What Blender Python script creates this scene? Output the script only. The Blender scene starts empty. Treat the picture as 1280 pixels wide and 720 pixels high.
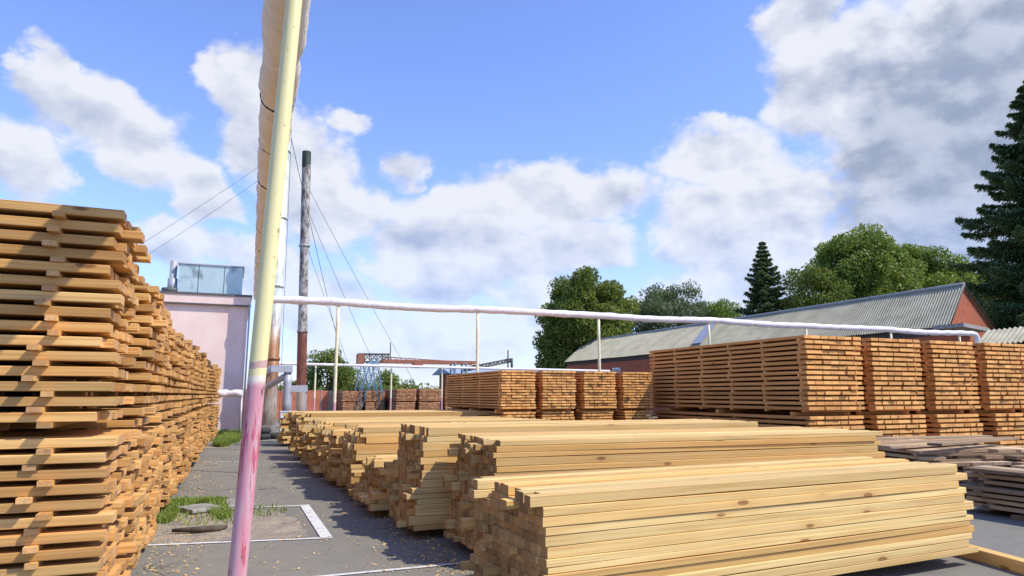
import bpy, math, random
import numpy as np
from mathutils import Vector, Matrix
R=math.radians
rnd=random.Random(7)
scn=bpy.context.scene
COL=scn.collection

# ------------------------------------------------------------------ object helpers
class MB:
    """collects faces of one mesh: uv in metres, a tint colour and a material slot per face"""
    def __init__(s): s.v=[];s.f=[];s.uv=[];s.c=[];s.m=[];s.sm=[]
    def face(s,idx,uv,c=(.5,.5,.5),m=0,smooth=False):
        s.f.append(idx);s.uv.append(uv);s.c.append(c);s.m.append(m);s.sm.append(smooth)
    def build(s,name,mats,parent=None,base=(0,0,0)):
        me=bpy.data.meshes.new(name)
        b=base
        me.from_pydata([(x-b[0],y-b[1],z-b[2]) for x,y,z in s.v],[],s.f)
        me.color_attributes.new('tint','FLOAT_COLOR','CORNER');me.uv_layers.new(name='UVMap')
        uu=[];cc=[]
        for f,q,c in zip(s.f,s.uv,s.c):
            for a in q: uu+=[a[0],a[1]]
            cc+=[c[0],c[1],c[2],1.]*len(f)
        me.uv_layers['UVMap'].data.foreach_set('uv',uu);me.color_attributes['tint'].data.foreach_set('color',cc)
        me.polygons.foreach_set('material_index',s.m);me.polygons.foreach_set('use_smooth',s.sm)
        for m in (mats if isinstance(mats,(list,tuple)) else [mats]): me.materials.append(m)
        o=bpy.data.objects.new(name,me);COL.objects.link(o)
        if parent is not None: o.parent=parent
        else: o.location=base
        return o
def tag(o,label=None,cat=None,group=None,kind=None):
    if label:o['label']=label
    if cat:o['category']=cat
    if group:o['group']=group
    if kind:o['kind']=kind
    return o
def empty(name,loc,label,cat,group=None,rz=0):
    o=bpy.data.objects.new(name,None);COL.objects.link(o);o.location=loc;o.rotation_euler.z=rz
    o.empty_display_size=.2
    return tag(o,label,cat,group)
def rc(): return (rnd.random(),rnd.random(),rnd.random())

def prism(mb,c,L,W,T,axis='x',ch=.004,nseg=1,bow=0,sag=0,yaw=0,pitch=0,roll=0,me=1,col=None):
    """a sawn board: centre c, length L along axis, width W, thickness T (vertical); end faces in slot me"""
    col=col or rc()
    hw,ht=W/2,T/2
    if ch>0: sec=[(-hw+ch,-ht),(hw-ch,-ht),(hw,-ht+ch),(hw,ht-ch),(hw-ch,ht),(-hw+ch,ht),(-hw,ht-ch),(-hw,-ht+ch)]
    else: sec=[(-hw,-ht),(hw,-ht),(hw,ht),(-hw,ht)]
    n=len(sec);per=[0]
    for i in range(n):
        a,b=sec[i],sec[(i+1)%n];per.append(per[-1]+math.hypot(a[0]-b[0],a[1]-b[1]))
    uo,vo=rnd.random()*50,rnd.random()*50
    i0=len(mb.v)
    cy,sy=math.cos(yaw),math.sin(yaw)
    for k in range(nseg+1):
        t=k/nseg*2-1;x=t*L/2;dy=bow*(1-t*t);dz=sag*(1-t*t)+x*math.tan(pitch)
        for (w,h) in sec:
            w2=w*math.cos(roll)-h*math.sin(roll);h2=w*math.sin(roll)+h*math.cos(roll)
            X=x*cy-(w2+dy)*sy;Y=x*sy+(w2+dy)*cy;Z=h2+dz
            if axis=='y': X,Y=-Y,X
            mb.v.append((c[0]+X,c[1]+Y,c[2]+Z))
    for k in range(nseg):
        u0,u1=uo+k*L/nseg,uo+(k+1)*L/nseg
        for i in range(n):
            j=(i+1)%n;a=i0+k*n
            mb.face((a+i,a+j,a+n+j,a+n+i),((u0,vo+per[i]),(u0,vo+per[i+1]),(u1,vo+per[i+1]),(u1,vo+per[i])),col,0)
    e=[(uo+s[0],vo+s[1]) for s in sec]
    mb.face(tuple(i0+i for i in reversed(range(n))),tuple(reversed(e)),col,me)
    mb.face(tuple(i0+nseg*n+i for i in range(n)),tuple(e),col,me)
def box(mb,x0,y0,z0,x1,y1,z1,m=0,col=(.5,.5,.5)):
    i=len(mb.v)
    mb.v+=[(x0,y0,z0),(x1,y0,z0),(x1,y1,z0),(x0,y1,z0),(x0,y0,z1),(x1,y0,z1),(x1,y1,z1),(x0,y1,z1)]
    for f,ax in (((3,2,1,0),'xy'),((4,5,6,7),'xy'),((0,1,5,4),'xz'),((2,3,7,6),'xz'),((1,2,6,5),'yz'),((3,0,4,7),'yz')):
        ia={'x':0,'y':1,'z':2};p=[mb.v[i+k] for k in f]
        mb.face(tuple(i+k for k in f),tuple((q[ia[ax[0]]],q[ia[ax[1]]]) for q in p),col,m)
def tube(mb,pts,rad,n=12,m=0,jit=0,caps=True,col=(.5,.5,.5)):
    pts=[Vector(p) for p in pts];rs=rad if isinstance(rad,(list,tuple)) else [rad]*len(pts)
    i0=len(mb.v);L=0
    prev=None
    for k,p in enumerate(pts):
        d=(pts[min(k+1,len(pts)-1)]-pts[max(k-1,0)]).normalized()
        if prev is None:
            up=Vector((0,0,1)) if abs(d.z)<.9 else Vector((1,0,0))
            a=d.cross(up).normalized()
        else: a=(prev-d*prev.dot(d)).normalized()
        prev=a;b=d.cross(a)
        for i in range(n):
            t=2*math.pi*i/n;r=rs[k]*(1+(rnd.random()-.5)*jit)
            q=p+a*math.cos(t)*r+b*math.sin(t)*r;mb.v.append(tuple(q))
    for k in range(len(pts)-1):
        l=(pts[k+1]-pts[k]).length
        for i in range(n):
            j=(i+1)%n;a=i0+k*n
            c0=2*math.pi*rs[k]
            mb.face((a+i,a+j,a+n+j,a+n+i),((L,c0*i/n),(L,c0*(i+1)/n),(L+l,c0*(i+1)/n),(L+l,c0*i/n)),col,m,True)
        L+=l
    if caps:
        mb.face(tuple(i0+i for i in reversed(range(n))),tuple((0,0) for i in range(n)),col,m)
        mb.face(tuple(i0+(len(pts)-1)*n+i for i in range(n)),tuple((0,0) for i in range(n)),col,m)
def line_pts(a,b,n): a=Vector(a);b=Vector(b);return [tuple(a.lerp(b,i/n)) for i in range(n+1)]
def poly(mb,pts,m=0,uvs=None,col=(.5,.5,.5)):
    i=len(mb.v);mb.v+=[tuple(p) for p in pts]
    mb.face(tuple(range(i,i+len(pts))),tuple(uvs or [(p[0],p[1]) for p in pts]),col,m)
def slab(mb,pts,z0,z1,m=0):
    n=len(pts);i=len(mb.v);mb.v+=[(x,y,z0) for x,y in pts]+[(x,y,z1) for x,y in pts]
    mb.face(tuple(i+k for k in reversed(range(n))),tuple(pts[k] for k in reversed(range(n))),m=m)
    mb.face(tuple(i+n+k for k in range(n)),tuple(pts),m=m)
    for k in range(n):
        j=(k+1)%n;mb.face((i+k,i+j,i+n+j,i+n+k),((0,z0),(1,z0),(1,z1),(0,z1)),m=m)

# ------------------------------------------------------------------ materials
class NT:
    def __init__(s,name):
        s.mat=bpy.data.materials.new(name);s.mat.use_nodes=True;s.t=s.mat.node_tree;s.n=s.t.nodes
        s.b=s.n['Principled BSDF'];s.l=s.t.links
    def new(s,t,**k):
        n=s.n.new(t)
        for a,b in k.items(): setattr(n,a,b)
        return n
    def put(s,sock,v):
        if isinstance(v,bpy.types.NodeSocket): s.l.new(v,sock)
        else: sock.default_value=v
    def math(s,op,a,b=0,c=None,clamp=False):
        n=s.new('ShaderNodeMath',operation=op,use_clamp=clamp);s.put(n.inputs[0],a);s.put(n.inputs[1],b)
        if c is not None: s.put(n.inputs[2],c)
        return n.outputs[0]
    def mix(s,f,a,b,bt='MIX'):
        n=s.new('ShaderNodeMix',data_type='RGBA',blend_type=bt);s.put(n.inputs[0],f)
        s.put(n.inputs[6],(*a,1) if isinstance(a,tuple) and len(a)==3 else a);s.put(n.inputs[7],(*b,1) if isinstance(b,tuple) and len(b)==3 else b)
        return n.outputs[2]
    def ramp(s,v,a,b,c=0,d=1):
        n=s.new('ShaderNodeMapRange',interpolation_type='SMOOTHSTEP');s.put(n.inputs[0],v)
        for i,x in enumerate((a,b,c,d)): n.inputs[i+1].default_value=x
        return n.outputs[0]
    def vec(s,kind='Object',scale=(1,1,1)):
        tc=s.new('ShaderNodeTexCoord');m=s.new('ShaderNodeMapping');s.l.new(tc.outputs[kind],m.inputs[0]);m.inputs[3].default_value=scale
        return m.outputs[0]
    def geo(s,scale=(1,1,1)):
        g=s.new('ShaderNodeNewGeometry');m=s.new('ShaderNodeMapping');s.l.new(g.outputs['Position'],m.inputs[0]);m.inputs[3].default_value=scale
        return m.outputs[0]
    def noise(s,vec,scale=1,detail=4,rough=.55,dist=0):
        n=s.new('ShaderNodeTexNoise');s.l.new(vec,n.inputs['Vector']);n.inputs['Scale'].default_value=scale
        n.inputs['Detail'].default_value=detail;n.inputs['Roughness'].default_value=rough;n.inputs['Distortion'].default_value=dist
        return n.outputs['Fac']
    def bump(s,h,strength=.3,dist=.01):
        n=s.new('ShaderNodeBump');s.put(n.inputs['Height'],h);n.inputs['Strength'].default_value=strength;n.inputs['Distance'].default_value=dist
        s.l.new(n.outputs[0],s.b.inputs['Normal'])
    def out(s,col,rough=.7,metal=0,spec=.3):
        s.put(s.b.inputs['Base Color'],(*col,1) if isinstance(col,tuple) and len(col)==3 else col)
        s.put(s.b.inputs['Roughness'],rough);s.put(s.b.inputs['Metallic'],metal);s.b.inputs['Specular IOR Level'].default_value=spec
        return s.mat
def tintattr(t):
    a=t.new('ShaderNodeAttribute',attribute_name='tint');sp=t.new('ShaderNodeSeparateColor');t.l.new(a.outputs['Color'],sp.inputs[0])
    return sp.outputs[0],sp.outputs[1],sp.outputs[2]
def wood(name,light,dark,grainc,knotc,stain=0.,staincol=(.3,.28,.22),bright=(.72,1.12),end=False,endc=None,rough=.75,endsc=1.):
    t=NT(name);r,g,b=tintattr(t)
    uv=t.vec('UV')
    if not end:
        m=t.new('ShaderNodeMapping');t.l.new(uv,m.inputs[0]);m.inputs[3].default_value=(.9,55,1)
        gr=t.noise(m.outputs[0],1,4,.55,.15)
        m2=t.new('ShaderNodeMapping');t.l.new(uv,m2.inputs[0]);m2.inputs[3].default_value=(.7,5,1)
        big=t.noise(m2.outputs[0],1,3,.5,.3)
        c=t.mix(t.ramp(g,0,1),light,dark)
        c=t.mix(t.math('MULTIPLY',t.ramp(gr,.40,.68),.7),c,grainc)
        c=t.mix(t.math('MULTIPLY',t.ramp(big,.45,.75),.4),c,grainc)
        vm=t.new('ShaderNodeMapping');t.l.new(uv,vm.inputs[0]);vm.inputs[3].default_value=(2.1,6.5,1)
        vo=t.new('ShaderNodeTexVoronoi');vo.inputs['Scale'].default_value=1;vo.inputs['Randomness'].default_value=1;t.l.new(vm.outputs[0],vo.inputs['Vector'])
        sc=t.new('ShaderNodeSeparateColor');t.l.new(vo.outputs['Color'],sc.inputs[0])
        kn=t.math('MULTIPLY',t.ramp(t.math('ADD',vo.outputs['Distance'],t.math('MULTIPLY',gr,.08)),.20,.13),t.math('GREATER_THAN',sc.outputs[0],.52))
        halo=t.math('MULTIPLY',t.ramp(vo.outputs['Distance'],.45,.1),t.math('GREATER_THAN',sc.outputs[0],.55))
        c=t.mix(t.math('MULTIPLY',halo,.35),c,grainc);c=t.mix(t.math('MULTIPLY',kn,.9),c,knotc)
        if stain>0:
            m3=t.new('ShaderNodeMapping');t.l.new(uv,m3.inputs[0]);m3.inputs[3].default_value=(.55,12,1)
            st=t.noise(m3.outputs[0],1,5,.65,.2)
            c=t.mix(t.math('MULTIPLY',t.math('MULTIPLY',t.ramp(st,.56,.72),t.ramp(b,1-stain*1.6,1-stain*.4)),.8),c,staincol)
        t.bump(gr,.25,.004)
    else:
        n1=t.noise(uv,28*endsc,3,.6);w=t.noise(t.geo(),9,4,.6)
        c=t.mix(g,light,dark);c=t.mix(t.math('MULTIPLY',t.ramp(n1,.4,.75),.6),c,grainc)
        c=t.mix(t.math('MULTIPLY',t.ramp(w,.5,.75),.5),c,knotc);t.bump(n1,.4,.003)
    k=t.new('ShaderNodeMapRange');t.l.new(r,k.inputs[0]);k.inputs[3].default_value=bright[0];k.inputs[4].default_value=bright[1]
    v=t.new('ShaderNodeVectorMath',operation='SCALE');t.l.new(c,v.inputs[0]);t.l.new(k.outputs[0],v.inputs['Scale'])
    return t.out(v.outputs[0],rough,0,.25)
M={}
M['pale']=wood('fresh pine',(.83,.62,.26),(.74,.44,.14),(.60,.33,.10),(.30,.13,.04),.5,(.34,.29,.16),(.72,1.06))
M['pale_end']=wood('fresh pine end',(.52,.30,.12),(.41,.22,.085),(.27,.14,.052),(.22,.12,.06),end=True,bright=(.55,1.15))
M['warm']=wood('drying pine',(.77,.48,.175),(.67,.365,.115),(.46,.21,.055),(.2,.08,.03),.2,(.3,.24,.16),(.66,1.14))
M['warm_end']=wood('drying pine end',(.76,.45,.19),(.60,.30,.105),(.36,.18,.07),(.34,.2,.11),end=True,bright=(.6,1.15))
M['brown']=wood('dry orange board',(.76,.38,.12),(.62,.28,.085),(.46,.20,.055),(.20,.08,.03),.15,(.3,.2,.12),(.85,1.1))
M['brown_end']=wood('dry orange board end',(.92,.50,.16),(.78,.36,.10),(.60,.28,.09),(.52,.26,.10),end=True,bright=(.72,1.12))
M['red']=wood('old red board',(.74,.40,.20),(.62,.30,.14),(.44,.2,.09),(.12,.05,.03),.2,(.2,.17,.14),(.6,1.1))
M['grey']=wood('weathered grey board',(.60,.44,.26),(.36,.24,.13),(.26,.17,.10),(.08,.05,.04),.2,(.34,.29,.20),(.6,1.35))
M['grey_end']=wood('weathered board end',(.50,.34,.20),(.3,.17,.10),(.15,.09,.06),(.1,.06,.04),end=True,bright=(.5,1.2))

def asphalt():
    t=NT('asphalt');g=t.geo()
    big=t.noise(g,.22,5,.6);mid=t.noise(g,2.3,5,.65);fine=t.noise(g,70,3,.7)
    c=t.mix(t.ramp(big,.3,.7),(.165,.155,.122),(.222,.204,.158))
    c=t.mix(t.math('MULTIPLY',t.ramp(mid,.48,.72),.5),c,(.10,.10,.095))
    st=t.noise(t.geo((1,.35,1)),1.1,6,.7,.4);c=t.mix(t.math('MULTIPLY',t.ramp(st,.55,.75),.45),c,(.27,.235,.17))
    oi=t.noise(t.geo(),.9,3,.5);c=t.mix(t.math('MULTIPLY',t.ramp(oi,.66,.70),.55),c,(.06,.06,.058))
    c=t.mix(t.math('MULTIPLY',t.ramp(fine,.35,.75),.5),c,(.24,.235,.225))
    wv=t.new('ShaderNodeVectorMath',operation='ADD');n=t.new('ShaderNodeTexNoise');t.l.new(g,n.inputs['Vector']);n.inputs['Scale'].default_value=.9;n.inputs['Detail'].default_value=5
    sc=t.new('ShaderNodeVectorMath',operation='SCALE');t.l.new(n.outputs['Color'],sc.inputs[0]);sc.inputs['Scale'].default_value=1.3
    t.l.new(g,wv.inputs[0]);t.l.new(sc.outputs[0],wv.inputs[1])
    vo=t.new('ShaderNodeTexVoronoi',feature='DISTANCE_TO_EDGE');vo.inputs['Scale'].default_value=.3;t.l.new(wv.outputs[0],vo.inputs['Vector'])
    cr=t.math('MULTIPLY',t.ramp(vo.outputs['Distance'],.006,.002),t.ramp(t.noise(g,.5,2),.5,.56))
    c=t.mix(t.math('MULTIPLY',cr,.75),c,(.04,.04,.04))
    t.bump(t.math('ADD',fine,t.math('MULTIPLY',mid,.5)),.5,.006)
    return t.out(c,.85,0,.3)
M['asphalt']=asphalt()
def earth():
    t=NT('bare gravel');g=t.geo()
    a=t.noise(g,3,6,.7);b=t.noise(g,30,5,.7)
    c=t.mix(t.ramp(a,.35,.7),(.24,.21,.17),(.42,.35,.25));c=t.mix(t.math('MULTIPLY',t.ramp(b,.5,.7),.7),c,(.33,.31,.27))
    c=t.mix(t.ramp(b,.45,.3),c,(.09,.08,.07));t.bump(b,.9,.02);return t.out(c,.95)
M['earth']=earth()
def field():
    t=NT('field grass');g=t.geo();a=t.noise(g,.15,5,.6);b=t.noise(g,5,4,.7)
    c=t.mix(t.ramp(a,.35,.65),(.07,.10,.03),(.12,.13,.05));c=t.mix(t.ramp(b,.4,.7),c,(.05,.075,.02));return t.out(c,.95)
M['field']=field()
def worn(name,col,under,lo=.42,hi=.5,scale=14,rough=.7):
    t=NT(name);g=t.geo();a=t.noise(g,scale,6,.75);c=t.mix(t.ramp(a,lo,hi),under,col)
    b=t.noise(g,90,2);c=t.mix(t.math('MULTIPLY',t.ramp(b,.4,.8),.3),c,under);return t.out(c,rough)
M['line']=worn('worn white road paint',(.66,.66,.63),(.2,.2,.19),.36,.46)
M['concrete']=worn('concrete',(.34,.33,.30),(.2,.19,.17),.35,.6,5,.9)
def paint(name,col,dirt,rough=.5,lo=.5,hi=.75,sc=(1,1,.25),scale=6,metal=0,amt=.8,col2=None):
    t=NT(name);g=t.geo(sc);a=t.noise(g,scale,6,.7)
    c=col
    if col2: c=t.mix(t.ramp(t.noise(t.geo(),1.1,3),.35,.65),col,col2)
    c=t.mix(t.math('MULTIPLY',t.ramp(a,lo,hi),amt),c,dirt);t.bump(a,.15,.01);return t.out(c,rough,metal,.4)
def postmat(z0):
    t=NT('yellow and pink post paint');g=t.geo()
    s=t.new('ShaderNodeSeparateXYZ');t.l.new(g,s.inputs[0])
    n=t.noise(g,9,4);z=t.math('ADD',s.outputs[2],t.math('MULTIPLY',t.math('SUBTRACT',n,.5),.05))
    pk=t.mix(t.ramp(t.noise(t.geo((1,1,.18)),22,6,.7),.42,.68),(.60,.24,.28),(.56,.36,.37))
    pk=t.mix(t.math('MULTIPLY',t.ramp(t.noise(t.geo((1,1,.1)),26,5,.7),.55,.60),.8),pk,(.45,.05,.08))
    pk=t.mix(t.ramp(t.noise(t.geo((1,1,.3)),14,5,.75),.635,.665),pk,(.09,.06,.05))
    ye=t.mix(t.math('MULTIPLY',t.ramp(t.noise(t.geo((1,1,.15)),12,5,.7),.5,.8),.5),(.76,.68,.33),(.68,.57,.30))
    ye=t.mix(t.ramp(t.noise(g,28,5,.75),.635,.66),ye,(.35,.22,.1))
    wh=(.78,.70,.56)
    c=t.mix(t.ramp(z,z0-.02,z0+.03),pk,wh);c=t.mix(t.ramp(z,z0+.03,z0+.05),c,ye)
    band=t.math('MULTIPLY',t.math('GREATER_THAN',z,z0+.075),t.math('LESS_THAN',z,z0+.11))
    c=t.mix(band,c,(.55,.36,.30));t.bump(t.noise(g,40,4),.15,.003)
    return t.out(c,.42,0,.45)
M['post']=postmat(1.65)
def farpost():
    t=NT('thin post paint');g=t.geo();s=t.new('ShaderNodeSeparateXYZ');t.l.new(g,s.inputs[0])
    a=t.noise(g,8,4);ye=t.mix(t.ramp(a,.5,.7),(.80,.74,.50),(.62,.52,.34));c=t.mix(t.ramp(s.outputs[2],1.30,1.4),(.6,.32,.36),ye);return t.out(c,.5)
M['farpost']=farpost()
def wrap(name,c1,c2,c3,sc,metal=0,rough=.7,bs=.6,ring=7.):
    t=NT(name);uv=t.vec('UV');g=t.geo()
    m=t.new('ShaderNodeMapping');t.l.new(uv,m.inputs[0]);m.inputs[3].default_value=sc
    a=t.noise(m.outputs[0],1,6,.7,1.2);b=t.noise(g,3.,5,.65);f=t.noise(g,60,3,.6)
    c=t.mix(t.ramp(a,.35,.65),c1,c2);c=t.mix(t.math('MULTIPLY',t.ramp(b,.5,.7),.7),c,c3)
    t.bump(t.math('ADD',a,t.math('MULTIPLY',f,.4)),bs,.03);return t.out(c,rough,metal,.5)
M['burlap']=wrap('sackcloth wrap',(.80,.74,.64),(.70,.63,.52),(.62,.53,.38),(9,4,1),0,.9,.9)
M['foil']=wrap('crumpled foil wrap',(.88,.84,.84),(.74,.69,.69),(.58,.52,.52),(14,6,1),.0,.35,.8)
M['wire']=NT('dark wire');M['wire']=M['wire'].out((.06,.06,.07),.5,.3)
def ch_white():
    t=NT('silver chimney paint over rust');g=t.geo((1,1,.3));s=t.new('ShaderNodeSeparateXYZ');t.l.new(t.geo(),s.inputs[0])
    n=t.noise(g,3.5,6,.7);n2=t.noise(t.geo((1,1,.2)),7,6,.75)
    si=t.mix(t.ramp(n2,.48,.62),(.70,.74,.70),(.40,.46,.38));si=t.mix(t.ramp(n2,.62,.68),si,(.28,.15,.07))
    ru=t.mix(t.ramp(n2,.4,.6),(.36,.16,.05),(.20,.08,.03));ru=t.mix(t.ramp(n,.6,.7),ru,(.55,.36,.15))
    z=t.math('ADD',s.outputs[2],t.math('MULTIPLY',t.math('SUBTRACT',n,.5),3.))
    lo=t.mix(t.ramp(n2,.4,.65),(.44,.38,.32),(.24,.16,.11))
    c=t.mix(t.ramp(z,3.4,5.6),ru,si);c=t.mix(t.ramp(z,1.2,2.6),lo,c)
    return t.out(c,.5,.15,.5)
M['ch1']=ch_white()
def ch_dark():
    t=NT('flaking chimney paint');s=t.new('ShaderNodeSeparateXYZ');t.l.new(t.geo(),s.inputs[0])
    n2=t.noise(t.geo((1,1,.35)),4.5,6,.75);n=t.noise(t.geo(),1.2,4)
    up=t.mix(t.ramp(n2,.42,.58),(.44,.42,.37),(.12,.095,.08))
    ru=t.mix(t.ramp(n2,.4,.6),(.12,.045,.03),(.20,.07,.04))
    z=t.math('ADD',s.outputs[2],t.math('MULTIPLY',t.math('SUBTRACT',n,.5),1.5))
    c=t.mix(t.ramp(z,5.0,5.4),ru,up);c=t.mix(t.ramp(z,15.3,15.5),c,(.02,.035,.025));c=t.mix(t.ramp(z,2.2,1.8),c,(.36,.30,.24))
    return t.out(c,.6)
M['ch2']=ch_dark()
M['pink']=paint('pink plaster',(.78,.60,.52),(.64,.49,.43),.9,.45,.75,(1,1,.4),1.4,0,.5,(.82,.66,.58))
M['trim']=paint('dark trim metal',(.10,.10,.10),(.2,.15,.1),.6)
M['cladding']=paint('pale green sheet cladding',(.42,.56,.54),(.17,.25,.23),.35,.48,.62,(1,1,.6),1.5,.2,.9,(.5,.62,.62))
M['galv']=paint('galvanised sheet',(.50,.50,.51),(.34,.32,.30),.45,.45,.7,(1,1,.4),5,.4,.7)
M['whitepaint']=paint('white paint',(.78,.80,.84),(.5,.48,.44),.5,.6,.8)
M['crane_blue']=paint('blue crane paint',(.14,.26,.34),(.2,.2,.2),.6,.5,.7)
M['crane_rust']=paint('rusty crane paint',(.34,.13,.07),(.14,.07,.05),.7,.45,.7)
M['crane_dark']=paint('dark crane steel',(.10,.11,.10),(.2,.09,.05),.7,.45,.7)
M['bluegrey']=paint('blue grey roofing',(.30,.36,.44),(.24,.28,.33),.7)
def rusty_sheet():
    t=NT('orange fence sheets');n=t.noise(t.geo((.3,1,1)),1.5,5,.6);m=t.noise(t.geo((1,1,.1)),.4,3,.5)
    c=t.mix(t.ramp(n,.4,.7),(.52,.17,.09),(.38,.12,.07));c=t.mix(t.ramp(m,.56,.62),c,(.18,.34,.24));return t.out(c,.8)
M['orange']=rusty_sheet()
def brick():
    t=NT('red brick');uv=t.vec('UV')
    b=t.new('ShaderNodeTexBrick');t.l.new(uv,b.inputs['Vector']);b.inputs['Scale'].default_value=1
    b.inputs['Brick Width'].default_value=.27;b.inputs['Row Height'].default_value=.085;b.inputs['Mortar Size'].default_value=.008
    b.inputs['Color1'].default_value=(.44,.12,.05,1);b.inputs['Color2'].default_value=(.34,.085,.038,1);b.inputs['Mortar'].default_value=(.25,.11,.07,1)
    n=t.noise(uv,.9,5,.65);c=t.mix(t.math('MULTIPLY',t.ramp(n,.45,.75),.55),b.outputs['Color'],(.20,.10,.07))
    t.bump(b.outputs['Fac'],-.3,.01);return t.out(c,.9)
M['brick']=brick()
def roofm():
    t=NT('asbestos cement sheet');g=t.geo();n=t.noise(g,.8,6,.7);f=t.noise(g,9,5,.7)
    c=t.mix(t.ramp(n,.35,.7),(.44,.41,.29),(.31,.29,.20));c=t.mix(t.math('MULTIPLY',t.ramp(f,.5,.7),.5),c,(.16,.155,.11))
    return t.out(c,.9)
M['roof']=roofm()
M['ridge']=paint('blue grey ridge cap',(.27,.28,.28),(.16,.18,.2),.6)
M['darkwood']=paint('dark stained timber',(.06,.045,.04),(.1,.08,.06),.8)
M['glass']=NT('window glass').out((.08,.10,.12),.1,0,.6)
def leaf(name,c1,c2,c3,tr=.35):
    t=NT(name);r,g,b=tintattr(t);n=t.noise(t.geo(),.35,4,.6)
    c=t.mix(r,c1,c2);c=t.mix(t.math('MULTIPLY',t.ramp(n,.5,.75),.5),c,c3)
    t.out(c,.55,0,.3)
    tl=t.new('ShaderNodeBsdfTranslucent');mx=t.new('ShaderNodeMixShader');mx.inputs[0].default_value=tr
    h=t.mix(.5,c,(.16,.22,.02));t.l.new(h,tl.inputs[0]);t.l.new(t.b.outputs[0],mx.inputs[1]);t.l.new(tl.outputs[0],mx.inputs[2])
    t.l.new(mx.outputs[0],t.n['Material Output'].inputs[0]);return t.mat
M['leaf_dark']=leaf('maple leaves',(.13,.19,.035),(.23,.27,.055),(.27,.24,.055),.4)
M['leaf_mid']=leaf('linden leaves',(.15,.22,.035),(.26,.33,.06),(.32,.32,.07))
M['leaf_pale']=leaf('willow leaves',(.10,.14,.06),(.18,.22,.10),(.15,.16,.08),.3)
M['leaf_bright']=leaf('young leaves',(.12,.20,.03),(.17,.26,.04),(.2,.26,.05))
M['needle']=leaf('spruce needles',(.045,.09,.035),(.10,.15,.05),(.12,.15,.05),.22)
M['blade']=leaf('grass blades',(.20,.30,.05),(.30,.38,.08),(.36,.36,.14),.4)
M['bark']=paint('bark',(.11,.085,.06),(.05,.04,.03),.95,.4,.7,(1,1,.2),8)

# ------------------------------------------------------------------ world: Nishita sky with a procedural cloud layer
SUN_AZ,SUN_EL=129.,50.
CLOUDS=[(-14.6, 15.6, 2.8, 3.4, 0), (-13.8, 21.7, 2.4, 2.7, 0), (-10.7, 20.0, 4.4, 3.4, 0), (-6.6, 18.2, 3.9, 3.6, 0), (-3.3, 16.3, 2.4, 2.1, 0), (-2.3, 14.6, 2.9, 1.7, 0), (-0.3, 23.6, 3.4, 3.5, 0), (1.5, 20.2, 3.9, 3.8, 0), (5.1, 18.4, 4.8, 3.8, 0), (8.1, 21.8, 1.9, 1.4, -0.2), (7.2, 14.8, 5.8, 3.9, 0), (12.4, 18.3, 2.7, 2.3, -0.15), (14.3, 12.8, 5.1, 3.7, 0), (-3.0, 11.1, 4.8, 2.1, 0), (2.1, 10.0, 3.6, 3.2, 0), (18.3, 14.6, 4.3, 3.3, 0), (25.6, 16.6, 9.4, 3.1, 0), (22.1, 11.3, 7.4, 3.2, -.05), (16.7, 9.5, 5.6, 2.8, -.1), (27.6, 12.2, 5.5, 2.7, 0), (16.1, 4.8, 11.3, 4.0, -0.3), (9.6, 3.4, 9.0, 3.9, -0.3), (24.9, 7.5, 7.5, 4.7, -0.3), (6.2, 7.3, 5.7, 3.9, -0.15), (39.9, 19.3, 5.5, 2.8, 0), (38.3, 13.1, 4.8, 5.2, 0), (43.4, 14.6, 6.1, 5.0, 0), (46.9, 22.3, 3.7, 3.3, 0), (52.1, 23.9, 8.9, 5.7, 0.3), (56.2, 17.0, 8.9, 7.3, 0.8), (47.3, 28.2, 3.7, 2.9, 0.1), (60.6, 22.9, 6.5, 6.3, 0.6), (51.1, 11.4, 9.0, 5.3, 0.25), (42.4, 9.0, 7.2, 3.8, -0.1), (58.3, 9.4, 7.2, 5.5, 0.6), (36.1, 7.3, 4.5, 3.3, -0.1), (40.0, 21.5, 4.2, 1.0, -0.35), (67.0, 14.1, 7.3, 7.7, 0.5), (-22.0, 14.3, 3.4, 2.9, 0), (-27.5, 17.5, 3.5, 2.7, 0), (-17.8, 8.4, 4.5, 1.6, 0), (74.8, 14.3, 5.5, 5.0, 0.2)]
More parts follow.
